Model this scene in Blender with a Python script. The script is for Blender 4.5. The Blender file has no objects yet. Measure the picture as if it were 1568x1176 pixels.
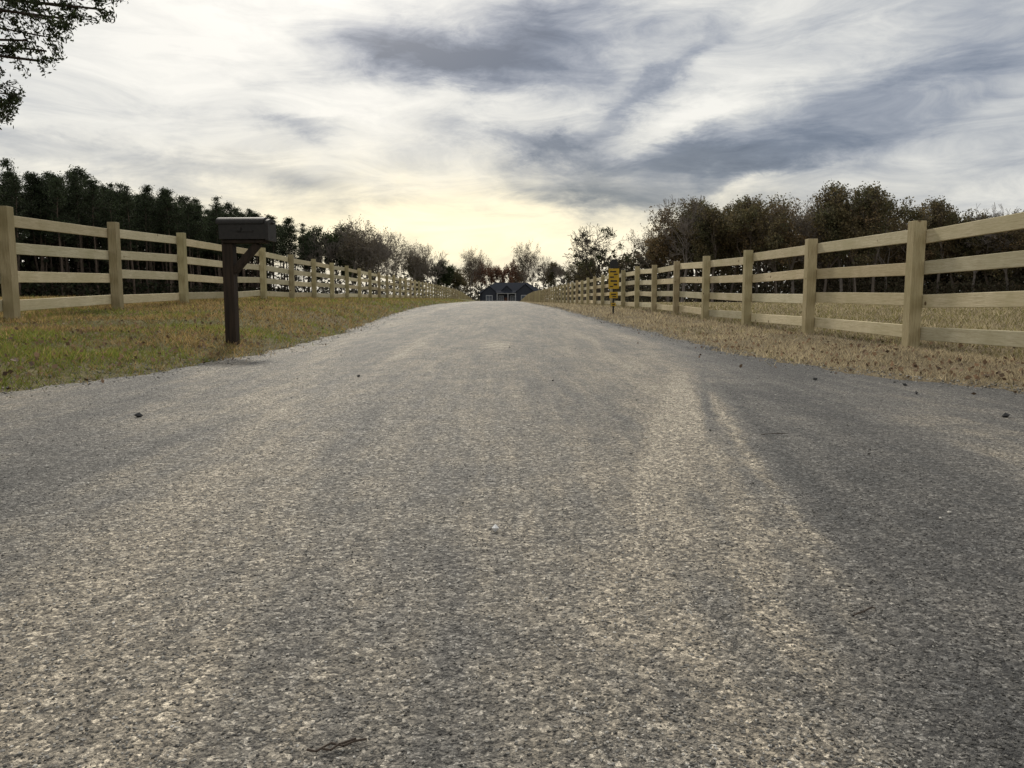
import bpy, math, numpy as np
from mathutils import Vector
rng=np.random.default_rng(7)
scene=bpy.context.scene
scene.view_settings.view_transform='Standard'
scene.view_settings.look='None'
scene.view_settings.exposure=0

# ---------------------------------------------------------------- node helper
class NT:
    def __init__(s,tree): s.t=tree; s.n=tree.nodes; s.l=tree.links
    def link(s,a,b): s.l.new(a,b)
    def setin(s,sock,v):
        if hasattr(v,'is_output'): s.l.new(v,sock)
        elif v is not None: sock.default_value=v
    def math(s,op,a,b=None,c=None,clamp=False):
        n=s.n.new('ShaderNodeMath'); n.operation=op; n.use_clamp=clamp
        s.setin(n.inputs[0],a)
        if b is not None: s.setin(n.inputs[1],b)
        if c is not None: s.setin(n.inputs[2],c)
        return n.outputs[0]
    def mix(s,f,a,b,blend='MIX'):
        n=s.n.new('ShaderNodeMix'); n.data_type='RGBA'; n.blend_type=blend
        s.setin(n.inputs[0],f); s.setin(n.inputs[6],col4(a)); s.setin(n.inputs[7],col4(b))
        return n.outputs[2]
    def noise(s,vec,scale,detail=4,rough=.5,dist=0,color=False):
        n=s.n.new('ShaderNodeTexNoise'); n.inputs['Scale'].default_value=scale
        n.inputs['Detail'].default_value=detail; n.inputs['Roughness'].default_value=rough
        n.inputs['Distortion'].default_value=dist
        if vec is not None: s.link(vec,n.inputs['Vector'])
        return n.outputs['Color' if color else 'Fac']
    def vor(s,vec,scale,feature='F1',outs=('Distance',),rnd=1):
        n=s.n.new('ShaderNodeTexVoronoi'); n.feature=feature; n.inputs['Scale'].default_value=scale
        n.inputs['Randomness'].default_value=rnd
        if vec is not None: s.link(vec,n.inputs['Vector'])
        r=[n.outputs[o] for o in outs]
        return r[0] if len(r)==1 else r
    def ramp(s,f,pts,interp='LINEAR'):
        n=s.n.new('ShaderNodeValToRGB'); n.color_ramp.interpolation=interp
        e=n.color_ramp.elements
        while len(e)<len(pts): e.new(.5)
        for i,(p,c) in enumerate(pts):
            e[i].position=p; e[i].color=col4(c)
        s.setin(n.inputs[0],f); return n.outputs[0]
    def mapping(s,vec,scale=(1,1,1),rot=(0,0,0),loc=(0,0,0)):
        n=s.n.new('ShaderNodeMapping'); s.link(vec,n.inputs[0])
        n.inputs['Scale'].default_value=scale; n.inputs['Rotation'].default_value=rot; n.inputs['Location'].default_value=loc
        return n.outputs[0]
    def comb(s,x,y,z):
        n=s.n.new('ShaderNodeCombineXYZ'); s.setin(n.inputs[0],x); s.setin(n.inputs[1],y); s.setin(n.inputs[2],z); return n.outputs[0]
    def vadd(s,a,b,sc):
        n=s.n.new('ShaderNodeVectorMath'); n.operation='MULTIPLY_ADD'; s.link(b,n.inputs[0]); n.inputs[1].default_value=(sc,sc,sc); s.link(a,n.inputs[2]); return n.outputs[0]
    def sep(s,v):
        n=s.n.new('ShaderNodeSeparateXYZ'); s.link(v,n.inputs[0]); return n.outputs
    def obj(s):
        return s.n.new('ShaderNodeTexCoord').outputs['Object']
    def gauss(s,x,w):
        q=s.math('DIVIDE',x,w); return s.math('EXPONENT',s.math('MULTIPLY',s.math('MULTIPLY',q,q),-1))
    def bump(s,h,strength=.5,dist=.01,normal=None):
        n=s.n.new('ShaderNodeBump'); n.inputs['Strength'].default_value=strength; n.inputs['Distance'].default_value=dist
        s.link(h,n.inputs['Height'])
        if normal is not None: s.link(normal,n.inputs['Normal'])
        return n.outputs[0]
def col4(c):
    if hasattr(c,'is_output'): return c
    if isinstance(c,(tuple,list)): return tuple(c)[:3]+(1,)
    return (c,c,c,1)
def material(name,rough=.8,spec=.5):
    m=bpy.data.materials.new(name); m.use_nodes=True
    nt=NT(m.node_tree); b=m.node_tree.nodes['Principled BSDF']
    b.inputs['Roughness'].default_value=rough
    b.inputs['Specular IOR Level'].default_value=spec
    return m,nt,b

# ---------------------------------------------------------------- mesh builder
class MB:
    def __init__(s): s.V=[];s.F4=[];s.F3=[];s.M4=[];s.M3=[];s.C=[];s.n=0
    def add(s,V,F,mat=0,col=(1,1,1)):
        V=np.asarray(V,float).reshape(-1,3); F=np.asarray(F,int)
        C=np.asarray(col,float)
        if C.ndim==1: C=np.tile(C,(len(V),1))
        s.V.append(V); s.C.append(C)
        if F.shape[1]==4: s.F4.append(F+s.n); s.M4.append(np.full(len(F),mat))
        else: s.F3.append(F+s.n); s.M3.append(np.full(len(F),mat))
        s.n+=len(V)
    def merge(s,o,R=0,S=1,T=(0,0,0),tint=None):
        V=np.concatenate(o.V)*np.asarray(S); c,sn=math.cos(R),math.sin(R)
        V=np.stack([V[:,0]*c-V[:,1]*sn,V[:,0]*sn+V[:,1]*c,V[:,2]],1)+np.asarray(T)
        C=np.concatenate(o.C)
        if tint is not None: C=C*np.asarray(tint)
        s.V.append(V); s.C.append(C)
        for f,m in zip(o.F4,o.M4): s.F4.append(f+s.n); s.M4.append(m)
        for f,m in zip(o.F3,o.M3): s.F3.append(f+s.n); s.M3.append(m)
        s.n+=len(V)
    def mesh(s,name,mats,smooth=False):
        V=np.concatenate(s.V); C=np.concatenate(s.C)
        F4=np.concatenate(s.F4) if s.F4 else np.zeros((0,4),int)
        F3=np.concatenate(s.F3) if s.F3 else np.zeros((0,3),int)
        M=np.concatenate(s.M4+s.M3)
        me=bpy.data.meshes.new(name); me.vertices.add(len(V)); me.vertices.foreach_set('co',V.ravel().astype(np.float32))
        nl=F4.size+F3.size; me.loops.add(nl); me.polygons.add(len(F4)+len(F3))
        me.loops.foreach_set('vertex_index',np.concatenate([F4.ravel(),F3.ravel()]).astype(np.int32))
        ls=np.concatenate([np.arange(len(F4))*4, F4.size+np.arange(len(F3))*3]).astype(np.int32)
        me.polygons.foreach_set('loop_start',ls)
        me.polygons.foreach_set('material_index',M.astype(np.int32))
        me.polygons.foreach_set('use_smooth',np.full(len(M),bool(smooth)))
        for m in mats: me.materials.append(m)
        a=me.attributes.new('col','FLOAT_COLOR','POINT')
        a.data.foreach_set('color',np.concatenate([C,np.ones((len(C),1))],1).ravel().astype(np.float32))
        me.update(calc_edges=True); me.validate()
        return me
    def obj(s,name,mats,smooth=False,parent=None):
        o=bpy.data.objects.new(name,s.mesh(name,mats,smooth)); scene.collection.objects.link(o)
        if parent: o.parent=parent
        return o
def segs(mb,P0,P1,R0,R1,k=4,mat=0,col=(1,1,1)):
    P0=np.asarray(P0,float);P1=np.asarray(P1,float);R0=np.asarray(R0,float);R1=np.asarray(R1,float)
    d=P1-P0; L=np.linalg.norm(d,axis=1,keepdims=True)+1e-9; d=d/L
    up=np.where(np.abs(d[:,2:3])>.9,np.array([[1.,0,0]]),np.array([[0,0,1.]]))
    a=np.cross(d,up); a/=np.linalg.norm(a,axis=1,keepdims=True)+1e-9; b=np.cross(d,a)
    th=np.arange(k)*2*math.pi/k
    ring=np.cos(th)[None,:,None]*a[:,None,:]+np.sin(th)[None,:,None]*b[:,None,:]
    V=np.stack([P0[:,None]+ring*R0[:,None,None],P1[:,None]+ring*R1[:,None,None]],1)
    N=len(P0); base=(np.arange(N)*2*k)[:,None]; i=np.arange(k)[None]; j=(i+1)%k
    F=np.stack([base+i,base+j,base+k+j,base+k+i],2).reshape(-1,4)
    mb.add(V.reshape(-1,3),F,mat,col)
def randdirs(n):
    v=rng.normal(size=(n,3)); return v/np.linalg.norm(v,axis=1,keepdims=True)
def leaves(mb,C,S,col,mat=1,aspect=.6,droop=0):
    C=np.asarray(C); n=len(C); a=randdirs(n); a[:,2]-=droop; a/=np.linalg.norm(a,axis=1,keepdims=True)
    b=np.cross(a,randdirs(n)); b/=np.linalg.norm(b,axis=1,keepdims=True)+1e-9
    S=np.broadcast_to(np.asarray(S,float),(n,))[:,None]
    V=np.stack([C-a*S*.5,C+b*S*aspect*.5,C+a*S*.5,C-b*S*aspect*.5],1).reshape(-1,3)
    F=np.arange(n*4).reshape(-1,4)
    mb.add(V,F,mat,np.repeat(col,4,axis=0))
def boxm(mb,c,d,mat=0,col=(1,1,1),ax=None):
    s=np.array([[x,y,z] for x in(-.5,.5) for y in(-.5,.5) for z in(-.5,.5)])*np.asarray(d)
    if ax is not None: s=s@np.asarray(ax)
    F=[[0,1,3,2],[4,6,7,5],[0,4,5,1],[2,3,7,6],[0,2,6,4],[1,5,7,3]]
    mb.add(s+np.asarray(c),F,mat,col)
def vnoise(x,y,s,seed):
    r=np.random.default_rng(seed); G=r.random((256,256)); u=(x*s)%256; v=(y*s)%256
    i=u.astype(int);j=v.astype(int);fu=u-i;fv=v-j; fu=fu*fu*(3-2*fu);fv=fv*fv*(3-2*fv)
    i1=(i+1)%256;j1=(j+1)%256;i%=256;j%=256
    return (G[i,j]*(1-fu)+G[i1,j]*fu)*(1-fv)+(G[i,j1]*(1-fu)+G[i1,j1]*fu)*fv

# ---------------------------------------------------------------- terrain
RY=[-60,0,11,14,18,25,35,60,100,120,140,165,200,300,600,3000]
RZ=[0,0,0,.03,.1,.20,.26,.27,.25,.05,-.45,-1.1,-1.1,-.6,0,0]
EL=([-60,-8,-2,0,3,4.2,5.3,7,11,20,35,60,100,190],[-40,-14,-7,-5,-3.2,-2.78,-2.5,-2.32,-2.4,-2.8,-3.1,-3.0,-2.9,-2.8])
ER=([-60,-8,-2,0,3,4.2,5.3,6.4,12,20,35,60,100,190],[40,14,7,5,3.4,2.95,2.5,2.25,2.35,2.1,1.8,2.0,2.2,2.4])
def zr(y): return sum(np.interp(y+o,RY,RZ) for o in(-3,-1.5,0,1.5,3))/5
def el(y): return sum(np.interp(y+o,*EL) for o in(-.6,0,.6))/3
def er(y): return sum(np.interp(y+o,*ER) for o in(-.6,0,.6))/3
def hbase(x,y):
    x=np.asarray(x,float);y=np.asarray(y,float)
    z=zr(y); dl=np.clip(el(y)-x,0,None)
    A=np.interp(y,[-10,2,8,12,14,20,25,40,80,120,200],[.03,.08,.20,.32,.35,.34,.27,.22,.27,.25,.1])
    z=z+A*(1-np.exp(-dl/.8))
    dr=np.clip(x-er(y),0,None); z=z-np.interp(y,[0,20,40,80,130],[.02,.03,.08,.14,.1])*(1-np.exp(-dr/.8))
    far=np.clip((np.abs(x)-8)/60,0,1); z=z*(1-far)+far*np.where(x<0,.35,.0)*1.0
    return z
def hroad(x,y):
    return zr(y)-.0015*np.asarray(x)**2*np.clip(1-np.abs(x)/8,0,1)
def hground(x,y):
    e=np.minimum(x-el(y),er(y)-x)
    und=.06*np.clip((e-.02)/.25,0,1)
    u=.012*(np.sin(x*3.1+y*1.3)+np.sin(x*1.7-y*2.3))*np.clip(-e*2,0,1)
    return hbase(x,y)-und+u
def axis(parts):
    out=[]
    for a,b,st in parts: out.append(np.arange(a,b,st))
    out.append([parts[-1][1]]); return np.concatenate(out)
gx=np.concatenate([-np.geomspace(2500,9,40),axis([(-8.8,-1.4,.12),(-1.4,1.4,.4),(1.4,8.8,.12)]),np.geomspace(9,2500,40)])
gy=axis([(-60,-2,2),(-2,24,.2),(24,60,.6),(60,210,3)]); gy=np.concatenate([gy,np.geomspace(215,3500,30)])
X,Y=np.meshgrid(gx,gy); Z=hground(X,Y)
nx,ny=len(gx),len(gy); idx=np.arange(nx*ny).reshape(ny,nx)
mb=MB(); mb.add(np.stack([X,Y,Z],2).reshape(-1,3),np.stack([idx[:-1,:-1],idx[:-1,1:],idx[1:,1:],idx[1:,:-1]],2).reshape(-1,4))
m,nt,b=material('grass_ground',.95,.1)
o=nt.obj(); n1=nt.noise(o,.35,4,.6); n2=nt.noise(o,9,4,.65); n3=nt.noise(o,60,2,.6)
side=nt.math('MULTIPLY_ADD',nt.sep(o)[0],-.09,.5,clamp=True)
gr=nt.math('ADD',nt.math('MULTIPLY',side,.35),nt.math('MULTIPLY',n1,.6))
dry=nt.ramp(n2,[(.3,(.12,.094,.06)),(.55,(.23,.187,.12)),(.75,(.34,.29,.19))])
grn=nt.ramp(n2,[(.3,(.065,.062,.024)),(.55,(.14,.130,.052)),(.75,(.23,.20,.09))])
c=nt.mix(nt.ramp(gr,[(.38,0),(.62,1)]),dry,grn)
c=nt.mix(nt.ramp(n3,[(.35,.5),(.5,0)]),c,(.05,.035,.02))
nt.link(c,b.inputs['Base Color']); nt.link(nt.bump(n3,.9,.03),b.inputs['Normal'])
mb.obj('ground',[m],True)

# ---------------------------------------------------------------- road
m,nt,b=material('weathered_asphalt',.7,.4)
o=nt.obj()
ow=nt.vadd(o,nt.noise(o,70,2,.6,0,True),.010)
chip,chipd=nt.vor(ow,130,'F1',('Color','Distance'))
chip2,chipd2=nt.vor(ow,300,'F1',('Color','Distance'))
wn=nt.sep(nt.noise(nt.mapping(o,(.8,.5,1)),1.2,3,.6,0,True))
big=nt.noise(nt.mapping(o,(1.6,.35,1)),1.3,5,.65,.5)
big2=nt.noise(nt.mapping(o,(7.5,.5,1),loc=(4,2,0)),1.6,3,.6,.3)
patch=nt.noise(o,4,6,.72)
mott=nt.noise(o,46,4,.78)
cs=nt.sep(chip)[0]; cs2=nt.sep(chip2)[1]
v=nt.math('ADD',nt.math('MULTIPLY',cs,.5),nt.math('MULTIPLY',cs2,.5))
stone=nt.ramp(v,[(.12,(.045,.043,.041)),(.38,(.118,.112,.103)),(.6,(.195,.182,.162)),(.76,(.28,.262,.232)),(.92,(.52,.49,.44))])  # random chip tones, contrast steepened to paint in highlights and shadows
xs=nt.sep(o)
xw=nt.math('ADD',xs[0],nt.math('MULTIPLY_ADD',wn[0],.6,-.3)); yy=nt.math('MINIMUM',nt.math('MAXIMUM',xs[1],0),9)
tone=nt.math('ADD',nt.math('ADD',nt.math('MULTIPLY_ADD',big,1.6,-.80),nt.math('MULTIPLY_ADD',big2,1.2,-.60)),nt.math('MULTIPLY_ADD',patch,1.4,-.70))
def band(a,bb,w,amt,xx=None,yc=None,yw=None):
    global tone
    d=nt.math('SUBTRACT',xw if xx is None else xx,nt.math('MULTIPLY_ADD',yy,bb,a))
    g=nt.math('MULTIPLY',nt.gauss(d,w),amt)
    if yc is not None: g=nt.math('MULTIPLY',g,nt.gauss(nt.math('SUBTRACT',xs[1],yc),yw))
    tone=nt.math('ADD',tone,g)
band(.50,.26,.36,-.62)      # cleaner wheel path of vehicles turning in
band(.12,.17,.20,.34)       # dust ridge beside it
band(-.85,-.28,.22,-.40)
band(-.45,-.16,.16,.26)
band(-.9,-.05,.25,-.12)
band(3.1,-.10,.55,-.60)     # newer asphalt along the right edge
xt=nt.math('ADD',xs[0],nt.math('MULTIPLY_ADD',wn[1],.14,-.07))
brk=nt.ramp(nt.noise(nt.mapping(o,(9,5,1)),3,3,.7),[(.36,.15),(.54,1)])
t0=tone
tone=0.0
# tyre tracks dragged through the dust
band(-.13,.26,.04,1.3,xt,3.2,1.6); band(-.04,.255,.03,1.1,xt,3.4,1.6); band(.22,.19,.05,1.2,xt,3.1,1.7); band(.33,.195,.03,1.0,xt,2.9,1.5)
band(.05,.26,.03,-.8,xt,3.3,1.6); band(.43,.20,.04,-.7,xt,3.0,1.5)
band(1.25,.40,.07,.9,xt,3.0,1.5); band(1.45,.42,.05,.7,xt,3.0,1.5); band(-.5,-.55,.07,.8,xt,3.2,1.3); band(-.7,-.6,.05,.6,xt,3.2,1.3)
band(.55,.06,.08,.6,xt,9,3.5); band(-.75,-.02,.08,.6,xt,8,3.5)
stripe=nt.ramp(nt.math('SINE',nt.math('MULTIPLY_ADD',xs[1],14,nt.math('MULTIPLY',nt.math('ABSOLUTE',xs[0]),30))),[(.3,.25),(.7,1)])
tt=tone; tone=0.0
band(-.02,0,.13,1.5,xs[0],8.4,.8)
tone=nt.math('ADD',t0,nt.math('ADD',nt.math('MULTIPLY',tt,brk),nt.math('MULTIPLY',tone,stripe)))
tone=nt.math('MULTIPLY_ADD',tone,.5,.5,clamp=True)
tint=nt.ramp(tone,[(.10,(.36,.375,.405)),(.36,(.74,.74,.75)),(.52,(1.12,1.075,1.0)),(.68,(1.6,1.48,1.29)),(.9,(2.15,2.0,1.75))])
c=nt.mix(1,stone,tint,'MULTIPLY')
c=nt.mix(nt.ramp(mott,[(.34,.85),(.46,0)]),c,(.034,.033,.032))
nt.link(c,b.inputs['Base Color'])
h=nt.math('SUBTRACT',nt.math('MULTIPLY',cs,.7),nt.math('MULTIPLY',chipd,.5))
h=nt.math('ADD',h,nt.math('MULTIPLY',mott,2.6))
h=nt.math('ADD',h,nt.math('MULTIPLY',cs2,.35))
nt.link(nt.bump(h,1,.0062),b.inputs['Normal'])
nt.link(nt.ramp(cs,[(0,.8),(.85,.68),(1,.35)]),b.inputs['Roughness'])
ry=axis([(-60,-2,2),(-2,20,.06),(20,60,.4),(60,190,2)]); t=np.linspace(0,1,41)
def jit():
    k=np.arange(-60,191,.35); k2=np.arange(-60,191,.12)
    return np.interp(ry,k,rng.normal(0,.07,len(k)))+np.interp(ry,k2,rng.normal(0,.035,len(k2)))+rng.normal(0,.012,len(ry))
L=el(ry)+jit(); R=er(ry)+jit()
X=L[:,None]+(R-L)[:,None]*t[None]; Y=np.repeat(ry[:,None],41,1); Z=hroad(X,Y)+.006
Z[:,0]-=.05; Z[:,-1]-=.05
idx=np.arange(X.size).reshape(X.shape)
mb=MB(); mb.add(np.stack([X,Y,Z],2).reshape(-1,3),np.stack([idx[:-1,:-1],idx[:-1,1:],idx[1:,1:],idx[1:,:-1]],2).reshape(-1,4))
mb.obj('asphalt_road',[m],True)

# chips of aggregate standing proud of the worn surface + loose stones, leaves, twigs
m_attr,nt,b=material('stone_chips',.75,.35)
a=nt.n.new('ShaderNodeAttribute'); a.attribute_name='col'; nt.link(a.outputs[0],b.inputs['Base Color'])
OV=np.array([[1,0,0],[-1,0,0],[0,1,0],[0,-1,0],[0,0,1],[0,0,-1]],float)
OF=np.array([[0,2,4],[2,1,4],[1,3,4],[3,0,4],[2,0,5],[1,2,5],[3,1,5],[0,3,5]])
def stones(mb,P,r,C,flat=.55):
    n=len(P); A=randdirs(n); B=np.cross(A,randdirs(n)); B/=np.linalg.norm(B,axis=1,keepdims=True); D=np.cross(A,B)
    M=np.stack([A*rng.uniform(.7,1.3,(n,1)),B*rng.uniform(.6,1.1,(n,1)),D*rng.uniform(.5,.9,(n,1))],1)
    V=np.einsum('vi,nij->nvj',OV,M)*r[:,None,None]; V[:,:,2]*=flat
    V=V+P[:,None,:]
    F=(OF[None]+ (np.arange(n)*6)[:,None,None]).reshape(-1,3)
    mb.add(V.reshape(-1,3),F,0,np.repeat(C,6,axis=0))
mb=MB(); n=62000
y=np.exp(rng.uniform(math.log(.6),math.log(8),n)); x=rng.uniform(-.8,.8,n)*y
vn=vnoise(x+30,y*.4+30,1.9,21)*.5+vnoise(x+30,y+30,5,22)*.5
k=(x>el(y)+.02)&(x<er(y)-.02)&(rng.random(n)<.25+1.1*vn); x=x[k];y=y[k];vn=vn[k]; n=len(x)
r=rng.uniform(.0012,.0032,n)*(1+.08*y); g=rng.choice([.05,.11,.19,.29,.48],n,p=[.16,.28,.30,.18,.08])*rng.uniform(.8,1.2,n)
tn=1-.55*np.exp(-((x-(.5+.26*y))/.36)**2)-.3*np.exp(-((x+.85+.28*y)/.22)**2)
g=g*tn*(.65+.7*vn)
stones(mb,np.stack([x,y,hroad(x,y)+.0065],1),r,np.stack([g,g*.955,g*.875],1))
n=5000; y=np.exp(rng.uniform(math.log(2.5),math.log(40),n)); s=rng.random(n)<.5
x=np.where(s,er(y)+rng.normal(-.03,.14,n),el(y)+rng.normal(.0,.2,n)); g=rng.choice([.09,.16,.26,.42],n,p=[.2,.35,.3,.15])
stones(mb,np.stack([x,y,np.maximum(hroad(x,y)+.006,hground(x,y))+.003],1),rng.uniform(.003,.009,n)*(1+.05*y),np.stack([g,g*.95,g*.86],1),.7)
n=140; y=np.exp(rng.uniform(math.log(1.2),math.log(16),n)); x=rng.uniform(-1,1,n)*np.minimum(.7*y,2.4); g=rng.choice([.06,.2,.5],n,p=[.25,.35,.4])
stones(mb,np.stack([x,y,hroad(x,y)+.01],1),rng.uniform(.003,.006,n)*(1+.06*y),np.stack([g,g*.95,g*.86],1),.7)
pp=np.array([(-1.53,3.25,.018,.03),(-.9,4.9,.014,.04),(.32,4.6,.012,.04),(1.95,4.7,.018,.04),(2.2,4.0,.02,.04),(2.15,3.2,.018,.03),(-.01,1.60,.011,.7),(2.35,4.4,.014,.04)])
stones(mb,np.stack([pp[:,0],pp[:,1],hroad(pp[:,0],pp[:,1])+.014],1),pp[:,2],np.repeat(pp[:,3:4],3,1),.8)
for (x0,y0,x1,y1) in [(-.21,.79,-.15,.815),(.55,1.14,.60,1.17),(-.19,.795,-.165,.813),(.95,2.75,1.05,2.76)]:
    P=np.linspace([x0,y0,.012],[x1,y1,.012],6)+rng.normal(0,.003,(6,3))*[1,1,.3]; P[:,2]=np.abs(P[:,2]-.012)+.011
    segs(mb,P[:-1],P[1:],np.full(5,.0015),np.full(5,.0012),5,0,(.05,.035,.025))
q=90; yy_=np.exp(rng.uniform(math.log(2),math.log(16),q)); sd_=rng.random(q)<.5
xx_=np.where(sd_,er(yy_)-np.abs(rng.normal(0,.35,q)),el(yy_)+np.abs(rng.normal(0,.2,q)))
leaves(mb,np.stack([xx_,yy_,hroad(xx_,yy_)+.018],1),rng.uniform(.02,.04,q),np.array([.14,.09,.055])*rng.uniform(.5,1.6,(q,1)),0,.7)
mb.obj('road_gravel_and_debris',[m_attr])

# ---------------------------------------------------------------- grass blades
m_grass,nt,b=material('grass_blades',.7,.2)
a=nt.n.new('ShaderNodeAttribute'); a.attribute_name='col'; nt.link(a.outputs[0],b.inputs['Base Color'])
tr=nt.n.new('ShaderNodeBsdfTranslucent'); nt.link(a.outputs[0],tr.inputs[0])
mx=nt.n.new('ShaderNodeMixShader'); mx.inputs[0].default_value=.4
out=nt.n['Material Output']; nt.link(b.outputs[0],mx.inputs[1]); nt.link(tr.outputs[0],mx.inputs[2]); nt.link(mx.outputs[0],out.inputs[0])
def grass(name,n,side):
    y=np.exp(rng.uniform(math.log(2.2),math.log(75),n)); 
    lim=np.minimum(y*.75+1.5,40)
    x=rng.uniform(0,1,n)**.9*(lim); 
    sp=np.where(rng.random(n)<.06,np.abs(rng.normal(0,.16,n)),0)
    if side<0: x=el(y)+.06-np.abs(x)*.9+rng.normal(0,.07,n)+sp
    else: x=er(y)-.03+np.abs(x)+rng.normal(0,.05,n)-sp
    k=(np.abs(x)<lim+1.0); x=x[k];y=y[k];sp=sp[k]
    e=np.minimum(x-el(y),er(y)-x); 
    clump=vnoise(x+50,y+50,1.7,3)*.5+vnoise(x+50,y+50,7,4)*.5
    g=vnoise(x+80,y+80,.55,5)*.5+vnoise(x+80,y+80,2.1,6)*.5
    k=(rng.random(len(x))<.30+clump*1.0)&(e<.14+sp)
    x=x[k];y=y[k];g=g[k];e=e[k];clump=clump[k]; n=len(x)
    d=np.hypot(x,y); z=np.maximum(hground(x,y),np.where(e>0,hroad(x,y),-9))
    beyond=(x>4.4)|(x<-5.9)
    H=rng.uniform(.015,.042,n)*(.5+1.7*clump)*np.where(beyond,1.3,1)*np.clip(d/10,1.05,1.7)
    W=.0018+.0004*d
    th=rng.uniform(0,2*math.pi,n); lean=rng.normal(0,.7,(n,2))*H[:,None]
    a=np.stack([np.cos(th)*W,np.sin(th)*W,np.zeros(n)],1)
    P=np.stack([x,y,z-.005],1); T=P+np.concatenate([lean,H[:,None]],1)
    V=np.stack([P-a,P+a,T],1).reshape(-1,3)
    if side<0:
        near=np.exp(-((x+3.6)/1.3)**2)*.12+np.where(y<6,.08,0)
        pg=np.clip((g+near-.50)*4.5,0,1)*.7+.08
    else: pg=np.clip((g-.58)*3,0,1)*.35
    if side>0: pg=np.where(x>4.4,.25+.35*g,pg)
    isg=rng.random(n)<pg
    green=np.array([.145,.18,.038])*rng.uniform(.5,1.6,(n,1))+rng.uniform(0,.05,(n,1))*[1,.5,0]
    if side>0: green=green*[1.0,.8,1.3]
    dry=np.array([.42,.35,.23])*rng.uniform(.35,1.4,(n,1)); 
    if side<0: dry=dry*[.78,.66,.44]
    C=np.where(isg[:,None],green,dry)*(.55+.85*clump)[:,None]
    mb=MB(); mb.add(V,np.arange(n*3).reshape(-1,3),0,np.repeat(C,3,axis=0))
    q=int(5200); yy=np.exp(rng.uniform(math.log(3),math.log(35),q)); xx=rng.uniform(0,1,q)*np.minimum(yy*.75+1,12)
    xx=(el(yy)-xx) if side<0 else (er(yy)+xx)
    zz=hground(xx,yy)+rng.uniform(.01,.045,q)
    lc=np.array([.15,.10,.065])*rng.uniform(.35,1.9,(q,1))
    leaves(mb,np.stack([xx,yy,zz],1),rng.uniform(.02,.05,q),lc,0,.75)
    mb.obj(name,[m_grass])
grass('lawn_grass',300000,-1)
grass('dry_grass',280000,1)

# ---------------------------------------------------------------- fences
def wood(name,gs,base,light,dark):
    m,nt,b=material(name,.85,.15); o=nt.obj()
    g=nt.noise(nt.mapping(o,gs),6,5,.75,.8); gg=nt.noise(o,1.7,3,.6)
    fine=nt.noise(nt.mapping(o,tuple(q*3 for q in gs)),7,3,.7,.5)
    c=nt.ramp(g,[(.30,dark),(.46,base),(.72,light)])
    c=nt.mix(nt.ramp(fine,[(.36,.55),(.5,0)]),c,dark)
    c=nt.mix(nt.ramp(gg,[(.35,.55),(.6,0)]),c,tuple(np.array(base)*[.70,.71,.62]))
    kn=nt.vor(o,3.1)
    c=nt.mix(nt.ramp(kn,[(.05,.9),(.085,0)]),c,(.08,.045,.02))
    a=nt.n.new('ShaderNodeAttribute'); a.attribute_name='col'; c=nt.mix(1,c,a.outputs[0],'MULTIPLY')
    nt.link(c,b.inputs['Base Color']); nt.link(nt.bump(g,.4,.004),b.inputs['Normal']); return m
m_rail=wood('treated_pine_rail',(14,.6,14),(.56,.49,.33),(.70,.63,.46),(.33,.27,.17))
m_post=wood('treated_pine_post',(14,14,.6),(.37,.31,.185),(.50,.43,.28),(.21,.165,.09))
def fence(pts_fn,ys,side):
    mb=MB(); px=[pts_fn(y) for y in ys]; n=len(ys); RH=[.165,.51,.85,1.185]
    for i in range(n):
        x,y=px[i],ys[i]; z=float(hground(x,y)); hh=1.335+rng.normal(0,.018); t=rng.uniform(.80,1.12)
        tw=rng.normal(0,.03); ax=np.array([[math.cos(tw),math.sin(tw),rng.normal(0,.008)],[-math.sin(tw),math.cos(tw),rng.normal(0,.008)],[0,0,1]])
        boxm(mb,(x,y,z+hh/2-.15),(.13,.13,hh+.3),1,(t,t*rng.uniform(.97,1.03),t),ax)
        if i<n-1:
            x2,y2=px[i+1],ys[i+1]; z2=float(hground(x2,y2))
            for r in RH:
                off=side*(.065+.021); t=rng.uniform(.72,1.15); w=rng.uniform(.97,1.06)
                j0,j1=rng.normal(0,.013,2)
                A=np.array([x+off,y+.003,z+r+j0]); B=np.array([x2+off,y2-.003,z2+r+j1]); d=B-A; Ln=np.linalg.norm(d); d/=Ln
                s=np.cross(d,[0,0,1]); s/=np.linalg.norm(s); u=np.cross(s,d)
                boxm(mb,(A+B)/2,(.036,Ln,.138),0,(t*w,t,t/w),np.array([s,d,u]))
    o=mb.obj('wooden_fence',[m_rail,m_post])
    bv=o.modifiers.new('bevel','BEVEL'); bv.width=.004; bv.segments=1; bv.limit_method='ANGLE'
    return o
lx=lambda y: float(np.interp(y,[0,9.3,12,20,34,110,170],[-5.8,-5.84,-5.9,-6.1,-6.05,-5.9,-5.6]))
ysl=[9.35-2.7*k for k in (4,3,2,1)]+list(9.35+np.arange(0,56)*2.7)
fence(lx,ysl,-1)
rx=lambda y: float(np.interp(y,[0,60,100,180],[4.36,4.38,4.4,4.5]))
ysr=[8.1-2.72*k for k in (4,3,2,1)]+list(8.1+np.arange(0,58)*2.75)
fence(rx,ysr,1)

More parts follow.
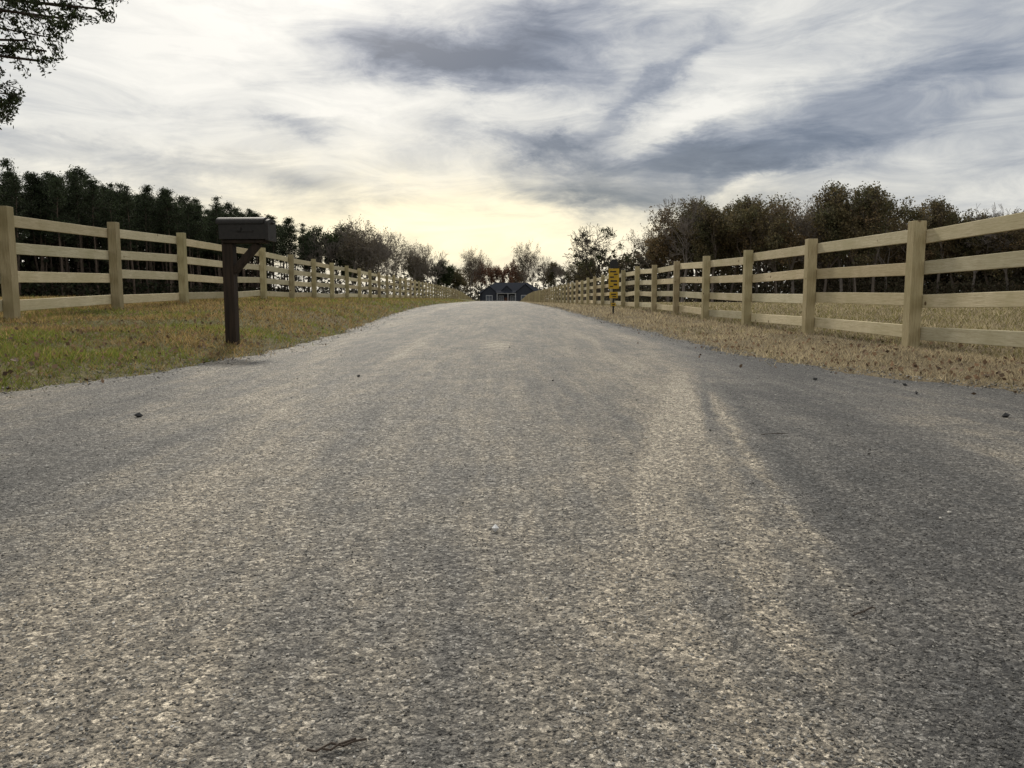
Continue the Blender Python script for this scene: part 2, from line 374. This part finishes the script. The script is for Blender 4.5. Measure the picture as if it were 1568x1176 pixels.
# ---------------------------------------------------------------- mailbox
m_mb,nt,b=material('dark_bronze_paint',.55,.3); o=nt.obj()
n=nt.noise(o,30,4,.6); nt.link(nt.ramp(n,[(.3,(.010,.009,.008)),(.7,(.024,.02,.017))]),b.inputs['Base Color']); nt.link(nt.bump(n,.2,.002),b.inputs['Normal'])
m_mp,nt,b=material('dark_stained_wood',.75,.2); o=nt.obj()
n=nt.noise(nt.mapping(o,(6,6,.4)),6,5,.6,.4); nt.link(nt.ramp(n,[(.3,(.014,.010,.007)),(.7,(.042,.028,.019))]),b.inputs['Base Color']); nt.link(nt.bump(n,.4,.003),b.inputs['Normal'])
mroot=bpy.data.objects.new('mailbox',None); scene.collection.objects.link(mroot)
mx0,my0=-2.62,7.6; mz=float(hground(mx0,my0)); mroot.location=(mx0,my0,mz); mroot.rotation_euler=(0,0,math.radians(-4))
def part(name,mb,mats,bev=.004):
    o=mb.obj(name,mats,parent=mroot)
    md=o.modifiers.new('b','BEVEL'); md.width=bev; md.segments=2; md.limit_method='ANGLE'; return o
mb=MB(); boxm(mb,(0,0,.385),(.105,.105,1.17)); part('post',mb,[m_mp],.006)
mb=MB(); boxm(mb,(.165,0,.985),(.42,.15,.03)); part('shelf',mb,[m_mp])
mb=MB()
A=np.array([.045,0,.70]);B=np.array([.29,0,.965]); d=B-A; Ln=np.linalg.norm(d); d/=Ln; s=np.array([0,1,0]); u=np.cross(d,s)
boxm(mb,(A+B)/2,(Ln,.085,.06),0,(1,1,1),np.array([d,s,u])); part('diagonal_brace',mb,[m_mp])
def arch(mb,x0,x1,w,zb,zs,rise,k=12):
    prof=[(-w/2,zb),(-w/2,zs)]+[(-w/2*math.cos(math.pi*i/k),zs+rise*math.sin(math.pi*i/k)) for i in range(1,k)]+[(w/2,zs),(w/2,zb)]
    n=len(prof); V=[(x0,p,q) for p,q in prof]+[(x1,p,q) for p,q in prof]
    mb.add(V,[[i,(i+1)%n,n+(i+1)%n,n+i] for i in range(n)])
    c0=(x0,0,zs);c1=(x1,0,zs)
    mb.add(V[:n]+[c0],[[(i+1)%n,i,n] for i in range(n)]); mb.add(V[n:]+[c1],[[i,(i+1)%n,n] for i in range(n)])
mb=MB(); arch(mb,-.055,.40,.20,1.003,1.15,.045); part('box_body',mb,[m_mb],.003)
mb=MB(); arch(mb,.402,.43,.215,.99,1.15,.05); part('door',mb,[m_mb],.003)
mb=MB(); arch(mb,-.075,.385,.225,1.147,1.167,.05); part('lid_rim',mb,[m_mb],.003)
mb=MB(); boxm(mb,(.44,0,1.16),(.03,.03,.018)); part('door_knob',mb,[m_mb])
mb=MB(); boxm(mb,(.20,-.107,1.08),(.16,.006,.014)); boxm(mb,(.14,-.112,1.10),(.05,.005,.04)); part('flag',mb,[m_mb],.001)

# ---------------------------------------------------------------- yellow sign
m_y,nt,b=material('yellow_sign_paint',.55,.3); o=nt.obj(); n=nt.noise(o,14,4,.6)
nt.link(nt.ramp(n,[(.3,(.36,.22,.015)),(.7,(.50,.32,.025))]),b.inputs['Base Color'])
m_k,nt,b=material('black_marking',.6,.3); nt.link(nt.ramp(nt.noise(nt.obj(),20),[(.3,(.012,.012,.012)),(.7,(.025,.024,.022))]),b.inputs['Base Color'])
sroot=bpy.data.objects.new('yellow_roadside_sign',None); scene.collection.objects.link(sroot)
sx,sy=2.95,20.0; sroot.location=(sx,sy,float(hground(sx,sy)))
mb=MB(); boxm(mb,(0,.03,.62),(.045,.035,1.5)); mb.obj('post',[m_k],parent=sroot)
mb=MB(); boxm(mb,(0,0,.92),(.27,.018,.52)); boxm(mb,(0,0,.50),(.22,.016,.16)); boxm(mb,(0,0,.26),(.12,.014,.08)); mb.obj('panels',[m_y],parent=sroot)
mb=MB(); boxm(mb,(0,.0,1.27),(.22,.04,.16)); boxm(mb,(0,.0,1.37),(.15,.035,.05))
for (x,z,w,h) in [(-.02,1.1,.16,.035),(.05,1.03,.10,.03),(-.05,.96,.11,.035),(.0,.86,.17,.04),(.04,.77,.09,.045),(-.06,.72,.08,.03),(.0,.52,.13,.03),(.02,.46,.1,.025),(0,.26,.06,.03)]:
    boxm(mb,(x,-.012,z),(w,.004,h))
mb.obj('markings_and_cap',[m_k],parent=sroot)

# ---------------------------------------------------------------- trees
m_bark,nt,b=material('tree_bark',.9,.1)
a=nt.n.new('ShaderNodeAttribute'); a.attribute_name='col'; o=nt.obj()
nt.link(nt.mix(1,nt.ramp(nt.noise(nt.mapping(o,(3,3,.5)),4,3,.6),[(.3,(.6,.6,.6)),(.7,(1.2,1.2,1.2))]),a.outputs[0],'MULTIPLY'),b.inputs['Base Color'])
m_leaf,nt,b=material('foliage',.75,.15)
a=nt.n.new('ShaderNodeAttribute'); a.attribute_name='col'; nt.link(a.outputs[0],b.inputs['Base Color'])
tr=nt.n.new('ShaderNodeBsdfTranslucent'); nt.link(a.outputs[0],tr.inputs[0])
mx=nt.n.new('ShaderNodeMixShader'); mx.inputs[0].default_value=.3
nt.link(b.outputs[0],mx.inputs[1]); nt.link(tr.outputs[0],mx.inputs[2]); nt.link(mx.outputs[0],nt.n['Material Output'].inputs[0])
def perp(d):
    v=rng.normal(size=3); v-=d*v.dot(d); return v/np.linalg.norm(v)
def decid(H=15,spread=.75,depth=6,trunk=.22,leaf=0,leafcol=(.12,.08,.04),leafcol2=(.05,.055,.025),leafsize=.35,bark=(.085,.075,.065),rad=.25,up=.25,minr=.018):
    S=[];tips=[]
    def grow(p,d,L,r,k):
        n=3 if k<3 else 2
        for i in range(n):
            d=d+perp(d)*.13+np.array([0,0,up*.12]); d/=np.linalg.norm(d)
            q=p+d*L/n; r2=max(r*(.86 if k else .92),minr); S.append((p,q,r,r2)); p,r=q,r2
            if k>=depth-2: tips.append(p)
            if k>=1 and k<depth and i<n-1 and rng.random()<.7:
                e=d*.55+perp(d)*spread; e/=np.linalg.norm(e); grow(p,e,L*rng.uniform(.45,.7),r*.55,k+1)
        if k>=depth: return
        for j in range(3 if (k<2 or rng.random()<.35) else 2):
            e=d+perp(d)*spread*rng.uniform(.5,1.1)+np.array([0,0,up*.5]); e/=np.linalg.norm(e)
            grow(p,e,L*rng.uniform(.62,.82),r*rng.uniform(.6,.78),k+1)
    grow(np.zeros(3),np.array([0,0,1.]),H*trunk,rad,0)
    P0=np.array([s[0] for s in S]);P1=np.array([s[1] for s in S]);R0=np.array([s[2] for s in S]);R1=np.array([s[3] for s in S])
    sc=H/P1[:,2].max(); P0*=sc;P1*=sc; T=np.array(tips)*sc
    mb=MB(); segs(mb,P0-np.where(P0[:,2:3]<.01,[[0,0,.3]],0),P1,R0,R1,3,0,bark)
    if leaf>0:
        key=vnoise(T[:,0]+40,T[:,1]+T[:,2]*.7+40,.55,int(rng.integers(1e6)))
        k=(key>.5-leaf*.4); T2=T[k]; m_=max(1,int(leaf*6)); C=np.repeat(T2,m_,0)+rng.normal(0,.28,(len(T2)*m_,3))
        mixv=np.clip(np.repeat(key[k],m_)*1.6-.4+rng.normal(0,.2,len(C)),0,1)[:,None]
        cc=(np.array(leafcol)*(1-mixv)+np.array(leafcol2)*mixv)*rng.uniform(.5,1.5,(len(C),1))
        leaves(mb,C,leafsize*rng.uniform(.5,1.2,len(C)),cc,1,.7)
    return mb
def pine(H=18,base=.35,n=70,w=3.0):
    mb=MB(); zz=np.linspace(-.3,H*.97,9); xx=np.cumsum(rng.normal(0,.10,9)); yy=np.cumsum(rng.normal(0,.10,9)); xx-=xx[0];yy-=yy[0]
    P=np.stack([xx,yy,zz],1); r=np.linspace(.22,.035,9); segs(mb,P[:-1],P[1:],r[:-1],r[1:],5,0,(.10,.075,.06))
    A=[];B=[];Cc=[];
    for i in range(n):
        t=rng.random()**.9; z=H*(base+(1-base)*t); wr=w*((1-t)**.7+.10)*rng.uniform(.3,1.15)*(.6+.4*min(1,t*5)); th=rng.uniform(0,2*math.pi)
        p=np.array([np.interp(z,zz,xx),np.interp(z,zz,yy),z]); q=p+np.array([math.cos(th)*wr,math.sin(th)*wr,wr*rng.uniform(.05,.6)])
        A.append(p);B.append(q)
        for f in (.55,1.0): Cc.append((p+(q-p)*f,.18+.22*f))
    Cc.append((P[-1],.25)); Cc.append((P[-1]+[0,0,.4],.15))
    segs(mb,A,B,np.full(n,.04),np.full(n,.015),3,0,(.05,.042,.035))
    m_=20; C=np.array([c for c,_ in Cc]); W=np.array([w_ for _,w_ in Cc])
    C2=np.repeat(C,m_,0)+rng.normal(0,1,(len(C)*m_,3))*np.repeat(W,m_)[:,None]*[.9,.9,.5]
    g=rng.uniform(.5,1.6,(len(C),1)).repeat(m_,0)*rng.uniform(.7,1.3,(len(C2),1))
    leaves(mb,C2,rng.uniform(.16,.42,len(C2)),np.array([.032,.042,.022])*g,1,.35)
    return mb
def thicket(mb,line,n,hmax,depth,cols,size=.5,bottom=1.1):
    line=np.array(line,float); sgl=np.linalg.norm(np.diff(line,axis=0),axis=1); cum=np.concatenate([[0],np.cumsum(sgl)])
    t=rng.uniform(0,cum[-1],n); x=np.interp(t,cum,line[:,0]); y=np.interp(t,cum,line[:,1])
    hm=hmax*(.45+.75*vnoise(t+10,t*0+5,.25,11)*.6+.75*vnoise(t+10,t*0+9,.9,12)*.4)
    z=rng.random(n)**bottom*hm; x=x+rng.normal(0,depth,n)*.5; y=y+rng.uniform(-.5,.5,n)*depth
    c=np.array(cols)[rng.integers(len(cols),size=n)]*rng.uniform(.5,1.4,(n,1))
    leaves(mb,np.stack([x,y,z+hbase(x,y)],1),size*rng.uniform(.5,1.3,n),c,1,.6)
V=[pine(18,.42+.05*i,70+6*i,2.5+.25*i) for i in range(5)]+[pine(16,.15,90,2.9)]
forest=MB()
fl=np.array([(-88,30),(-76,66),(-68,103),(-60,135),(-54,165),(-51,205)],float); sg=np.linalg.norm(np.diff(fl,axis=0),axis=1); cum=np.concatenate([[0],np.cumsum(sg)])
for row in range(6):
    s=rng.uniform(0,2)
    while s<cum[-1]:
        x=np.interp(s,cum,fl[:,0])-row*3.6+rng.normal(0,1.2); y=np.interp(s,cum,fl[:,1])+rng.normal(0,1.2)
        v=V[5] if (row==0 and rng.random()<.12) else V[rng.integers(5)]
        sc=rng.uniform(.90,1.10)*(1 if row else .95)
        forest.merge(v,rng.uniform(0,6.28),(sc,sc,sc*1.05),(x,y,.2),rng.uniform(.75,1.25)*np.array([1,1,1])); s+=rng.uniform(2.1,3.6)
FC=[(.024,.030,.015),(.038,.038,.02),(.042,.032,.022)]
thicket(forest,fl,16000,3.5,4,FC,.6)
thicket(forest,fl-[14,0],22000,12,8,FC,1.1,1.0)
thicket(forest,fl-[24,-3],16000,16,6,FC,1.5,.9)
forest.obj('pine_forest',[m_bark,m_leaf])
mats=[m_bark,m_leaf]
GB=(.20,.175,.155)  # distant bark and leaf colours are lightened to stand in for haze
BARE=[decid(15,.62,6,.24,0,bark=GB,rad=.24,minr=.022).mesh('bare_tree_mesh',mats) for i in range(3)]
BARE+=[decid(15,.8,6,.18,.2,(.18,.14,.10),(.11,.10,.07),.26,GB).mesh('bare_tree_mesh',mats)]
OB=(.15,.125,.105)  # browner bark, haze likewise mixed into the colour
OLV=[decid(15,.8,6,.16,.75,(.145,.115,.06),(.09,.09,.045),.33,OB).mesh('autumn_tree_mesh',mats) for i in range(2)]
OLV+=[decid(15,.75,6,.18,.55,(.17,.115,.06),(.12,.10,.052),.31,OB).mesh('autumn_tree_mesh',mats)]
RED=[decid(15,.7,6,.2,.5,(.20,.10,.065),(.15,.09,.06),.32,OB).mesh('autumn_tree_mesh',mats)]
GRN=[decid(15,.7,6,.12,.9,(.05,.065,.03),(.04,.052,.024),.40).mesh('evergreen_tree_mesh',mats)]
def place(me,name,px,Yd,top,wid=1.0):
    X=(px-765)/1178*Yd; H=.5+(458-top)/1178*Yd; z=float(hbase(X,Yd)); 
    o=bpy.data.objects.new(name,me); scene.collection.objects.link(o); s=(H-z)/15
    o.location=(X,Yd,z); o.scale=(s*wid,s*wid,s); o.rotation_euler=(0,0,rng.uniform(0,6.28)); return o
G='bare_tree';A_='autumn_tree';E='evergreen_tree'
R=lambda l:l[rng.integers(len(l))]
for px,Yd,top,kind,wd in [
 (478,215,350,'E',.8),(500,205,354,'B',1),(518,210,348,'E',.9),(545,200,336,'B',1.0),(560,215,350,'B',1),(578,205,348,'B',1.1),(598,200,356,'B',1),(540,230,360,'E',.9),(575,235,372,'O',1.1),
 (618,215,376,'B',1),(635,210,372,'B',1),(652,215,374,'B',1.1),(668,220,384,'B',1.1),(684,225,400,'E',1.0),(700,235,410,'O',1.2),(642,235,394,'E',1.0),
 (722,240,380,'B',.8),(738,250,390,'B',.8),(752,245,400,'R',.8),(768,240,398,'R',.9),(785,250,410,'O',.9),(803,235,370,'B',.7),(818,245,390,'B',.8),(832,240,390,'B',.8),(848,250,402,'O',1.0),(864,240,398,'B',1),(712,260,408,'O',1),(878,235,402,'O',1.0),
 (895,180,395,'O',.8),(962,170,390,'O',.8),
 (1000,130,345,'B',1),(1022,122,318,'O',1.0),(1043,118,300,'B',1.1),(1065,124,310,'O',1),(1090,118,320,'O',1),(1116,122,312,'O',.9),(1138,116,303,'O',.9),(1160,122,322,'B',1),(1187,118,313,'O',1.05),(1212,120,302,'B',1.1),(1240,124,318,'O',1),(1262,118,308,'O',1),(1287,120,286,'B',1.0),(1310,116,281,'O',.9),(1337,118,288,'O',.9),(1354,126,308,'B',.9),
 (1035,138,330,'O',1.1),(1100,140,330,'O',1.1),(1172,138,328,'O',1.1),(1240,140,328,'O',1.1),(1300,138,308,'O',1.1),
 (1386,132,336,'O',1),(1410,128,324,'O',1.0),(1437,126,308,'O',.9),(1465,130,332,'O',1.0),(1492,126,315,'B',1.0),(1520,128,330,'O',1.1),(1548,124,318,'B',1.1),(1578,126,326,'O',1.1),(1610,120,318,'O',1.1),(1650,122,322,'B',1.1),(1700,118,318,'O',1.2),(1400,146,346,'O',1.2),(1475,146,344,'O',1.2),(1550,144,346,'O',1.2)]:
    me={'B':R(BARE),'O':R(OLV),'R':RED[0],'E':GRN[0]}[kind]
    place(me,{'B':G,'O':A_,'R':A_,'E':E}[kind],px,Yd,top,wd)
ok=decid(14,.95,6,.2,0,bark=(.08,.07,.06),rad=.3,up=.12,minr=.03)
for i in range(30):
    th=rng.uniform(0,6.28); r=rng.uniform(1.0,5.4); c=np.array([math.cos(th)*r,math.sin(th)*r,rng.uniform(6.5,13.8)-r*.3])
    C=c+rng.normal(0,.24,(60,3)); leaves(ok,C,.3,np.array([.05,.06,.026])*rng.uniform(.5,1.4,(60,1)),1)
place(ok.mesh('oak_tree_mesh',mats),'oak_tree',918,142,334,1.05)
ug=MB(); UC=[(.06,.058,.034),(.095,.075,.048),(.075,.064,.04)]
thicket(ug,[(22,128),(45,122),(70,126),(110,118)],14000,4.0,6,UC,.45)
thicket(ug,[(22,150),(45,148),(70,150),(130,140)],26000,11,6,UC,.9,.95)
thicket(ug,[(60,162),(130,155)],14000,15,6,UC,1.2,.9)
thicket(ug,[(110,118),(150,90),(190,40)],6000,9,8,UC,.9)
thicket(ug,[(-50,208),(-30,225),(-8,245),(20,250),(26,180),(24,138)],20000,6.0,8,[(.06,.055,.04),(.10,.08,.06),(.06,.062,.038)],.55)
thicket(ug,[(-400,420),(-60,340),(60,340),(400,380)],12000,16,20,[(.07,.07,.06),(.10,.09,.08)],2)
ug.obj('undergrowth',[m_bark,m_leaf])

# near cedar tree (trunk left of the picture, boughs overhang its corner)
ce=MB(); T0=np.array([-8.6,7.3,0.]); T0[2]=float(hbase(T0[0],T0[1]))
zz=np.linspace(-.3,9.5,12); P=T0+np.stack([.06*np.sin(zz*.8),.05*np.cos(zz*.7),zz],1); r=np.interp(zz,[-.3,.4,9.5],[.30,.22,.03])
segs(ce,P[:-1],P[1:],r[:-1],r[1:],10,0,(.075,.055,.045))
SP,CP=math.sin(math.radians(6.3)),math.cos(math.radians(6.3))
def crown_ok(p,mar=0):
    """outline of the crown on its road side: ragged, higher the farther it reaches over the verge"""
    X=p[0]*.99987-p[1]*.01606; Y=p[1]*.99987+p[0]*.01606; Z=p[2]-.5
    if Y<.3: return True
    D=Y*CP-Z*SP
    u=784+X/D*1178; v=588-(Y*SP+Z*CP)/D*1178
    if u<-8 or v<-15: return u<420
    if u>195: return False
    return v<np.interp(u,[-8,0,18,44,47,62,100,108,115,150,190],[200,190,186,125,108,116,84,62,40,44,14])-mar
cand=[]
for i in range(90):
    z=rng.uniform(2.2,9.0); th=rng.uniform(0,6.28); L=rng.uniform(.6,1.0)*np.interp(z,[2,4,9.2],[3.6,4.2,.6])
    cand.append((z,th,L,.12,3))
for k in range(28):
    cand.append((rng.uniform(1.9,3.4),rng.uniform(-.16,.14),rng.uniform(4.4,5.9),rng.uniform(.06,.2),5))
SA=[];SB=[];SR=[];tw=[]
for z,th,L,dz,dens in cand:
    p=T0+np.array([0,0,z]); d=np.array([math.cos(th),math.sin(th),dz]); n=14
    for i in range(n):
        q=p+d*L/n; 
        if not crown_ok(q,14): break
        SA.append(p);SB.append(q);SR.append(.03*(1-i/n)+.005)
        if i>2 and (rng.random()<.8):
            for j in range(dens): tw.append((q+rng.normal(0,.03,3),d))
        p=q; d=d+np.array([rng.normal(0,.07),rng.normal(0,.07),-.022]); d/=np.linalg.norm(d)
segs(ce,SA,SB,SR,np.array(SR)*.85,5,0,(.06,.045,.035))
TA=[];TB=[];LC=[]
for p,d in tw:
    e=d*.6+perp(d)*.7+np.array([0,0,-.3]); e/=np.linalg.norm(e); L=rng.uniform(.12,.45); lim=rng.uniform(-6,10)
    for k in range(6):
        q=p+e*L/6
        if not crown_ok(q,lim): break
        TA.append(p);TB.append(q); p=q; e=e+perp(e)*.2+np.array([0,0,-.08]); e/=np.linalg.norm(e)
        LC.append(p+rng.normal(0,.019,(9,3)))
segs(ce,TA,TB,np.full(len(TA),.004),np.full(len(TA),.003),3,0,(.04,.03,.022))
LC=np.concatenate(LC); leaves(ce,LC,rng.uniform(.02,.05,len(LC)),np.array([.03,.04,.016])*rng.uniform(.4,1.5,(len(LC),1)),1,.4,.4)
ce.obj('cedar_tree',[m_bark,m_leaf])

# ---------------------------------------------------------------- house
hroot=bpy.data.objects.new('ranch_house',None); scene.collection.objects.link(hroot); hroot.location=(3.0,200,-1.4)
def simple(name,c1,c2,rough=.8,scale=3,mapsc=(1,1,1),spec=.1):
    m,nt,b=material(name,rough,spec); n=nt.noise(nt.mapping(nt.obj(),mapsc),scale,4,.6)
    nt.link(nt.ramp(n,[(.3,c1),(.7,c2)]),b.inputs['Base Color']); return m
m_side=simple('blue_gray_siding',(.036,.040,.052),(.05,.055,.068),.9,4,(1,1,6))
m_roof=simple('slate_shingles',(.025,.028,.037),(.037,.041,.052),.95,5,(1,4,4),.02)
m_trim=simple('white_trim',(.34,.35,.37),(.46,.47,.49),.7)
m_brick=simple('brick',(.10,.05,.04),(.15,.08,.06),.9,8,(1,1,4))
m_glass=simple('window_glass',(.04,.05,.07),(.08,.10,.13),.2,1,(1,1,1),.5)
mb=MB(); boxm(mb,(0,0,1.6),(16,9,3.6)); boxm(mb,(3.4,-5.2,1.6),(4.6,1.6,3.6)); boxm(mb,(-5.6,-4.9,1.6),(3.6,1.0,3.6))
mb.obj('walls',[m_side],parent=hroot)
mb=MB(); boxm(mb,(0,-4.53,.2),(15.9,.08,1.2)); boxm(mb,(3.4,-6.03,.2),(4.5,.06,1.2)); mb.obj('brick_base',[m_brick],parent=hroot)
mb=MB()
z0,z1=3.4,6.1; a,bb=8.5,5.0
mb.add([(-a,-bb,z0),(a,-bb,z0),(a,bb,z0),(-a,bb,z0),(-4.2,0,z1),(4.2,0,z1)],[[0,1,5,4],[2,3,4,5]]); 
mb.add([(-a,-bb,z0),(a,-bb,z0),(a,bb,z0),(-a,bb,z0),(-4.2,0,z1),(4.2,0,z1)],[[1,2,5],[3,0,4]])
def gable(cx,w,yf,yb,zb,zt):
    mb.add([(cx-w/2,yf,zb),(cx,yf,zt),(cx,yb,zt),(cx-w/2,yb,zb),(cx+w/2,yf,zb),(cx+w/2,yb,zb)],[[0,1,2,3],[1,4,5,2]])
gable(3.4,5.6,-6.3,-1,3.3,5.7); gable(-5.6,4.4,-5.7,-1.5,3.3,5.2); gable(-1.2,3.0,-4.9,-1.5,3.9,5.3)
mb.obj('roof',[m_roof],parent=hroot)
mb=MB()
def tri(cx,w,y,zb,zt): mb.add([(cx-w/2,y,zb),(cx+w/2,y,zb),(cx,y,zt)],[[0,1,2]])
tri(3.4,5.2,-6.01,3.38,5.5); tri(-5.6,4.0,-5.42,3.38,5.0); tri(-1.2,2.6,-4.7,3.95,5.1); mb.obj('gable_ends',[m_side],parent=hroot)
mb=MB(); wn=[(3.4,-6.02,1.9,1.8,1.7),(-5.6,-5.42,1.9,1.4,1.6),(-2.6,-4.52,1.9,1.0,1.5),(6.6,-4.52,1.9,1.0,1.5),(.2,-4.52,1.9,.9,1.5)]
for x,y,z,w,h in wn:
    for s in(-1,1): boxm(mb,(x+s*(w/2+.06),y-.04,z),(.12,.1,h+.3)); boxm(mb,(x,y-.045,z+s*(h/2+.08)),(w,.1,.15))
    boxm(mb,(x,y-.05,z),(.07,.06,h)); boxm(mb,(x,y-.055,z),(w,.05,.06))
for x in(-3.6,-.9,1.0): boxm(mb,(x,-6.0,1.6),(.18,.18,3.2))
boxm(mb,(-1.3,-6.0,3.3),(4.9,.25,.18))
mb.obj('window_frames_and_columns',[m_trim],parent=hroot)
mb=MB(); 
for x,y,z,w,h in wn: boxm(mb,(x,y-.015,z),(w,.03,h))
mb.obj('windows',[m_glass],parent=hroot)
mb=MB(); boxm(mb,(-1.2,-4.54,1.2),(1.1,.08,2.2)); mb.obj('door',[m_brick],parent=hroot)
mb=MB(); mb.add([(-4,-6.3,3.45),(1.2,-6.3,3.45),(1.2,-4.5,4.0),(-4,-4.5,4.0)],[[0,1,2,3]]); mb.obj('porch_roof',[m_roof],parent=hroot)

# ---------------------------------------------------------------- world
w=bpy.data.worlds.new('World'); scene.world=w; w.use_nodes=True
nt=NT(w.node_tree); bg=nt.n['Background']; wout=nt.n['World Output']
SE,SAZ=36,-12
sky=nt.n.new('ShaderNodeTexSky'); sky.sky_type='NISHITA'; sky.sun_disc=False; sky.sun_elevation=math.radians(SE); sky.sun_rotation=math.radians(SAZ)
sky.air_density=1.2; sky.dust_density=2
nt.link(sky.outputs[0],bg.inputs[0]); bg.inputs[1].default_value=.09
dirv=nt.n.new('ShaderNodeTexCoord').outputs['Generated']; x,y,z=nt.sep(dirv)
az=nt.math('ARCTAN2',x,y); elv=nt.math('ARCSINE',z)
zz=nt.math('ADD',nt.math('MAXIMUM',z,0),.16)
u=nt.math('DIVIDE',x,zz); v=nt.math('DIVIDE',y,zz)
pl=nt.comb(u,nt.math('MULTIPLY',v,.55),0)
ang=nt.comb(az,nt.math('MULTIPLY',elv,2.4),0)
wc=nt.sep(nt.noise(ang,4,2,.6,.2,True)); wc2=nt.sep(nt.noise(ang,12,5,.68,.4,True))
azw=nt.math('ADD',az,nt.math('ADD',nt.math('MULTIPLY_ADD',wc[0],.16,-.08),nt.math('MULTIPLY_ADD',wc2[0],.13,-.065)))
elw=nt.math('ADD',elv,nt.math('ADD',nt.math('MULTIPLY_ADD',wc[1],.06,-.03),nt.math('MULTIPLY_ADD',wc2[1],.055,-.0275)))
def blob(a0,e0,sa,se,tilt,wt):
    da=nt.math('SUBTRACT',azw,a0); de=nt.math('SUBTRACT',elw,e0); c,s=math.cos(tilt),math.sin(tilt)
    p=nt.math('DIVIDE',nt.math('ADD',nt.math('MULTIPLY',da,c),nt.math('MULTIPLY',de,s)),sa)
    q=nt.math('DIVIDE',nt.math('SUBTRACT',nt.math('MULTIPLY',de,c),nt.math('MULTIPLY',da,s)),se)
    g=nt.math('EXPONENT',nt.math('MULTIPLY',nt.math('ADD',nt.math('MULTIPLY',p,p),nt.math('MULTIPLY',q,q)),-1))
    return nt.math('MULTIPLY',g,wt)
n1=nt.noise(pl,1.3,5,.5,.3); n2=nt.noise(nt.mapping(ang,(1,1.7,1),rot=(0,0,-.2)),6.5,8,.64,.8)
D=nt.math('ADD',nt.math('MULTIPLY_ADD',n1,.6,-.30),nt.math('MULTIPLY_ADD',n2,.85,-.425))
D=nt.math('ADD',D,.22)
for bl in [(-.03,.286,.15,.040,-.08,.70),(.06,.315,.13,.035,.1,.42),(-.12,.300,.07,.026,-.35,.28),
           (.20,.170,.17,.032,-.05,.52),(.38,.185,.18,.036,.1,.38),(.14,.125,.11,.020,-.15,.48),(.04,.190,.10,.014,-.25,.30),
           (-.235,.21,.06,.014,0,.36),(.17,.252,.14,.020,.6,.34),(.52,.30,.24,.11,.2,.30),(.50,.25,.2,.02,.2,.14),
           (-.42,.150,.3,.016,-.08,.22),(-.6,.09,.25,.05,0,.08),(.5,.12,.25,.03,.1,.16),
           (-.12,.232,.14,.022,0,-.22),(.24,.222,.14,.016,.3,-.30),(.30,.135,.14,.012,.2,-.18),(-.35,.30,.16,.05,.1,-.12),(-.05,.085,.25,.03,0,-.12)]:
    D=nt.math('ADD',D,blob(*bl))
Dm=nt.math('MULTIPLY',D,1,clamp=True)
cc=nt.ramp(Dm,[(0,(.94,.92,.86)),(.2,(.78,.775,.74)),(.40,(.55,.565,.58)),(.60,(.33,.36,.42)),(.82,(.175,.21,.28)),(1,(.11,.14,.20))])
warm=blob(-.06,.085,.38,.075,0,1.0); cc=nt.mix(warm,cc,nt.mix(1,cc,(1.45,1.29,.94),'MULTIPLY'))
sd=Vector((math.sin(math.radians(SAZ))*math.cos(math.radians(SE)),math.cos(math.radians(SAZ))*math.cos(math.radians(SE)),math.sin(math.radians(SE))))
dp=nt.n.new('ShaderNodeVectorMath'); dp.operation='DOT_PRODUCT'; nt.link(dirv,dp.inputs[0]); dp.inputs[1].default_value=sd
gl=nt.math('POWER',nt.math('MAXIMUM',dp.outputs['Value'],0),60)
cc=nt.mix(1,cc,nt.mix(gl,(0,0,0),(1.9,1.8,1.6)),'ADD')
bg2=nt.n.new('ShaderNodeBackground'); nt.link(cc,bg2.inputs[0]); bg2.inputs[1].default_value=1.0
mxs=nt.n.new('ShaderNodeMixShader'); mxs.inputs[0].default_value=.92
nt.link(bg.outputs[0],mxs.inputs[1]); nt.link(bg2.outputs[0],mxs.inputs[2]); nt.link(mxs.outputs[0],wout.inputs[0])

sun=bpy.data.lights.new('sun','SUN'); sun.energy=2.4; sun.angle=math.radians(6); sun.color=(1,.93,.80)
so=bpy.data.objects.new('sun',sun); scene.collection.objects.link(so); so.rotation_euler=(-sd).to_track_quat('-Z','Y').to_euler()

cam=bpy.data.cameras.new('camera'); co=bpy.data.objects.new('camera',cam); scene.collection.objects.link(co)
cam.sensor_width=36; cam.lens=27.05; cam.clip_end=6000; cam.clip_start=.02
co.location=(0,0,.5); co.rotation_euler=(math.radians(90-6.3),0,math.radians(-.92)); scene.camera=co
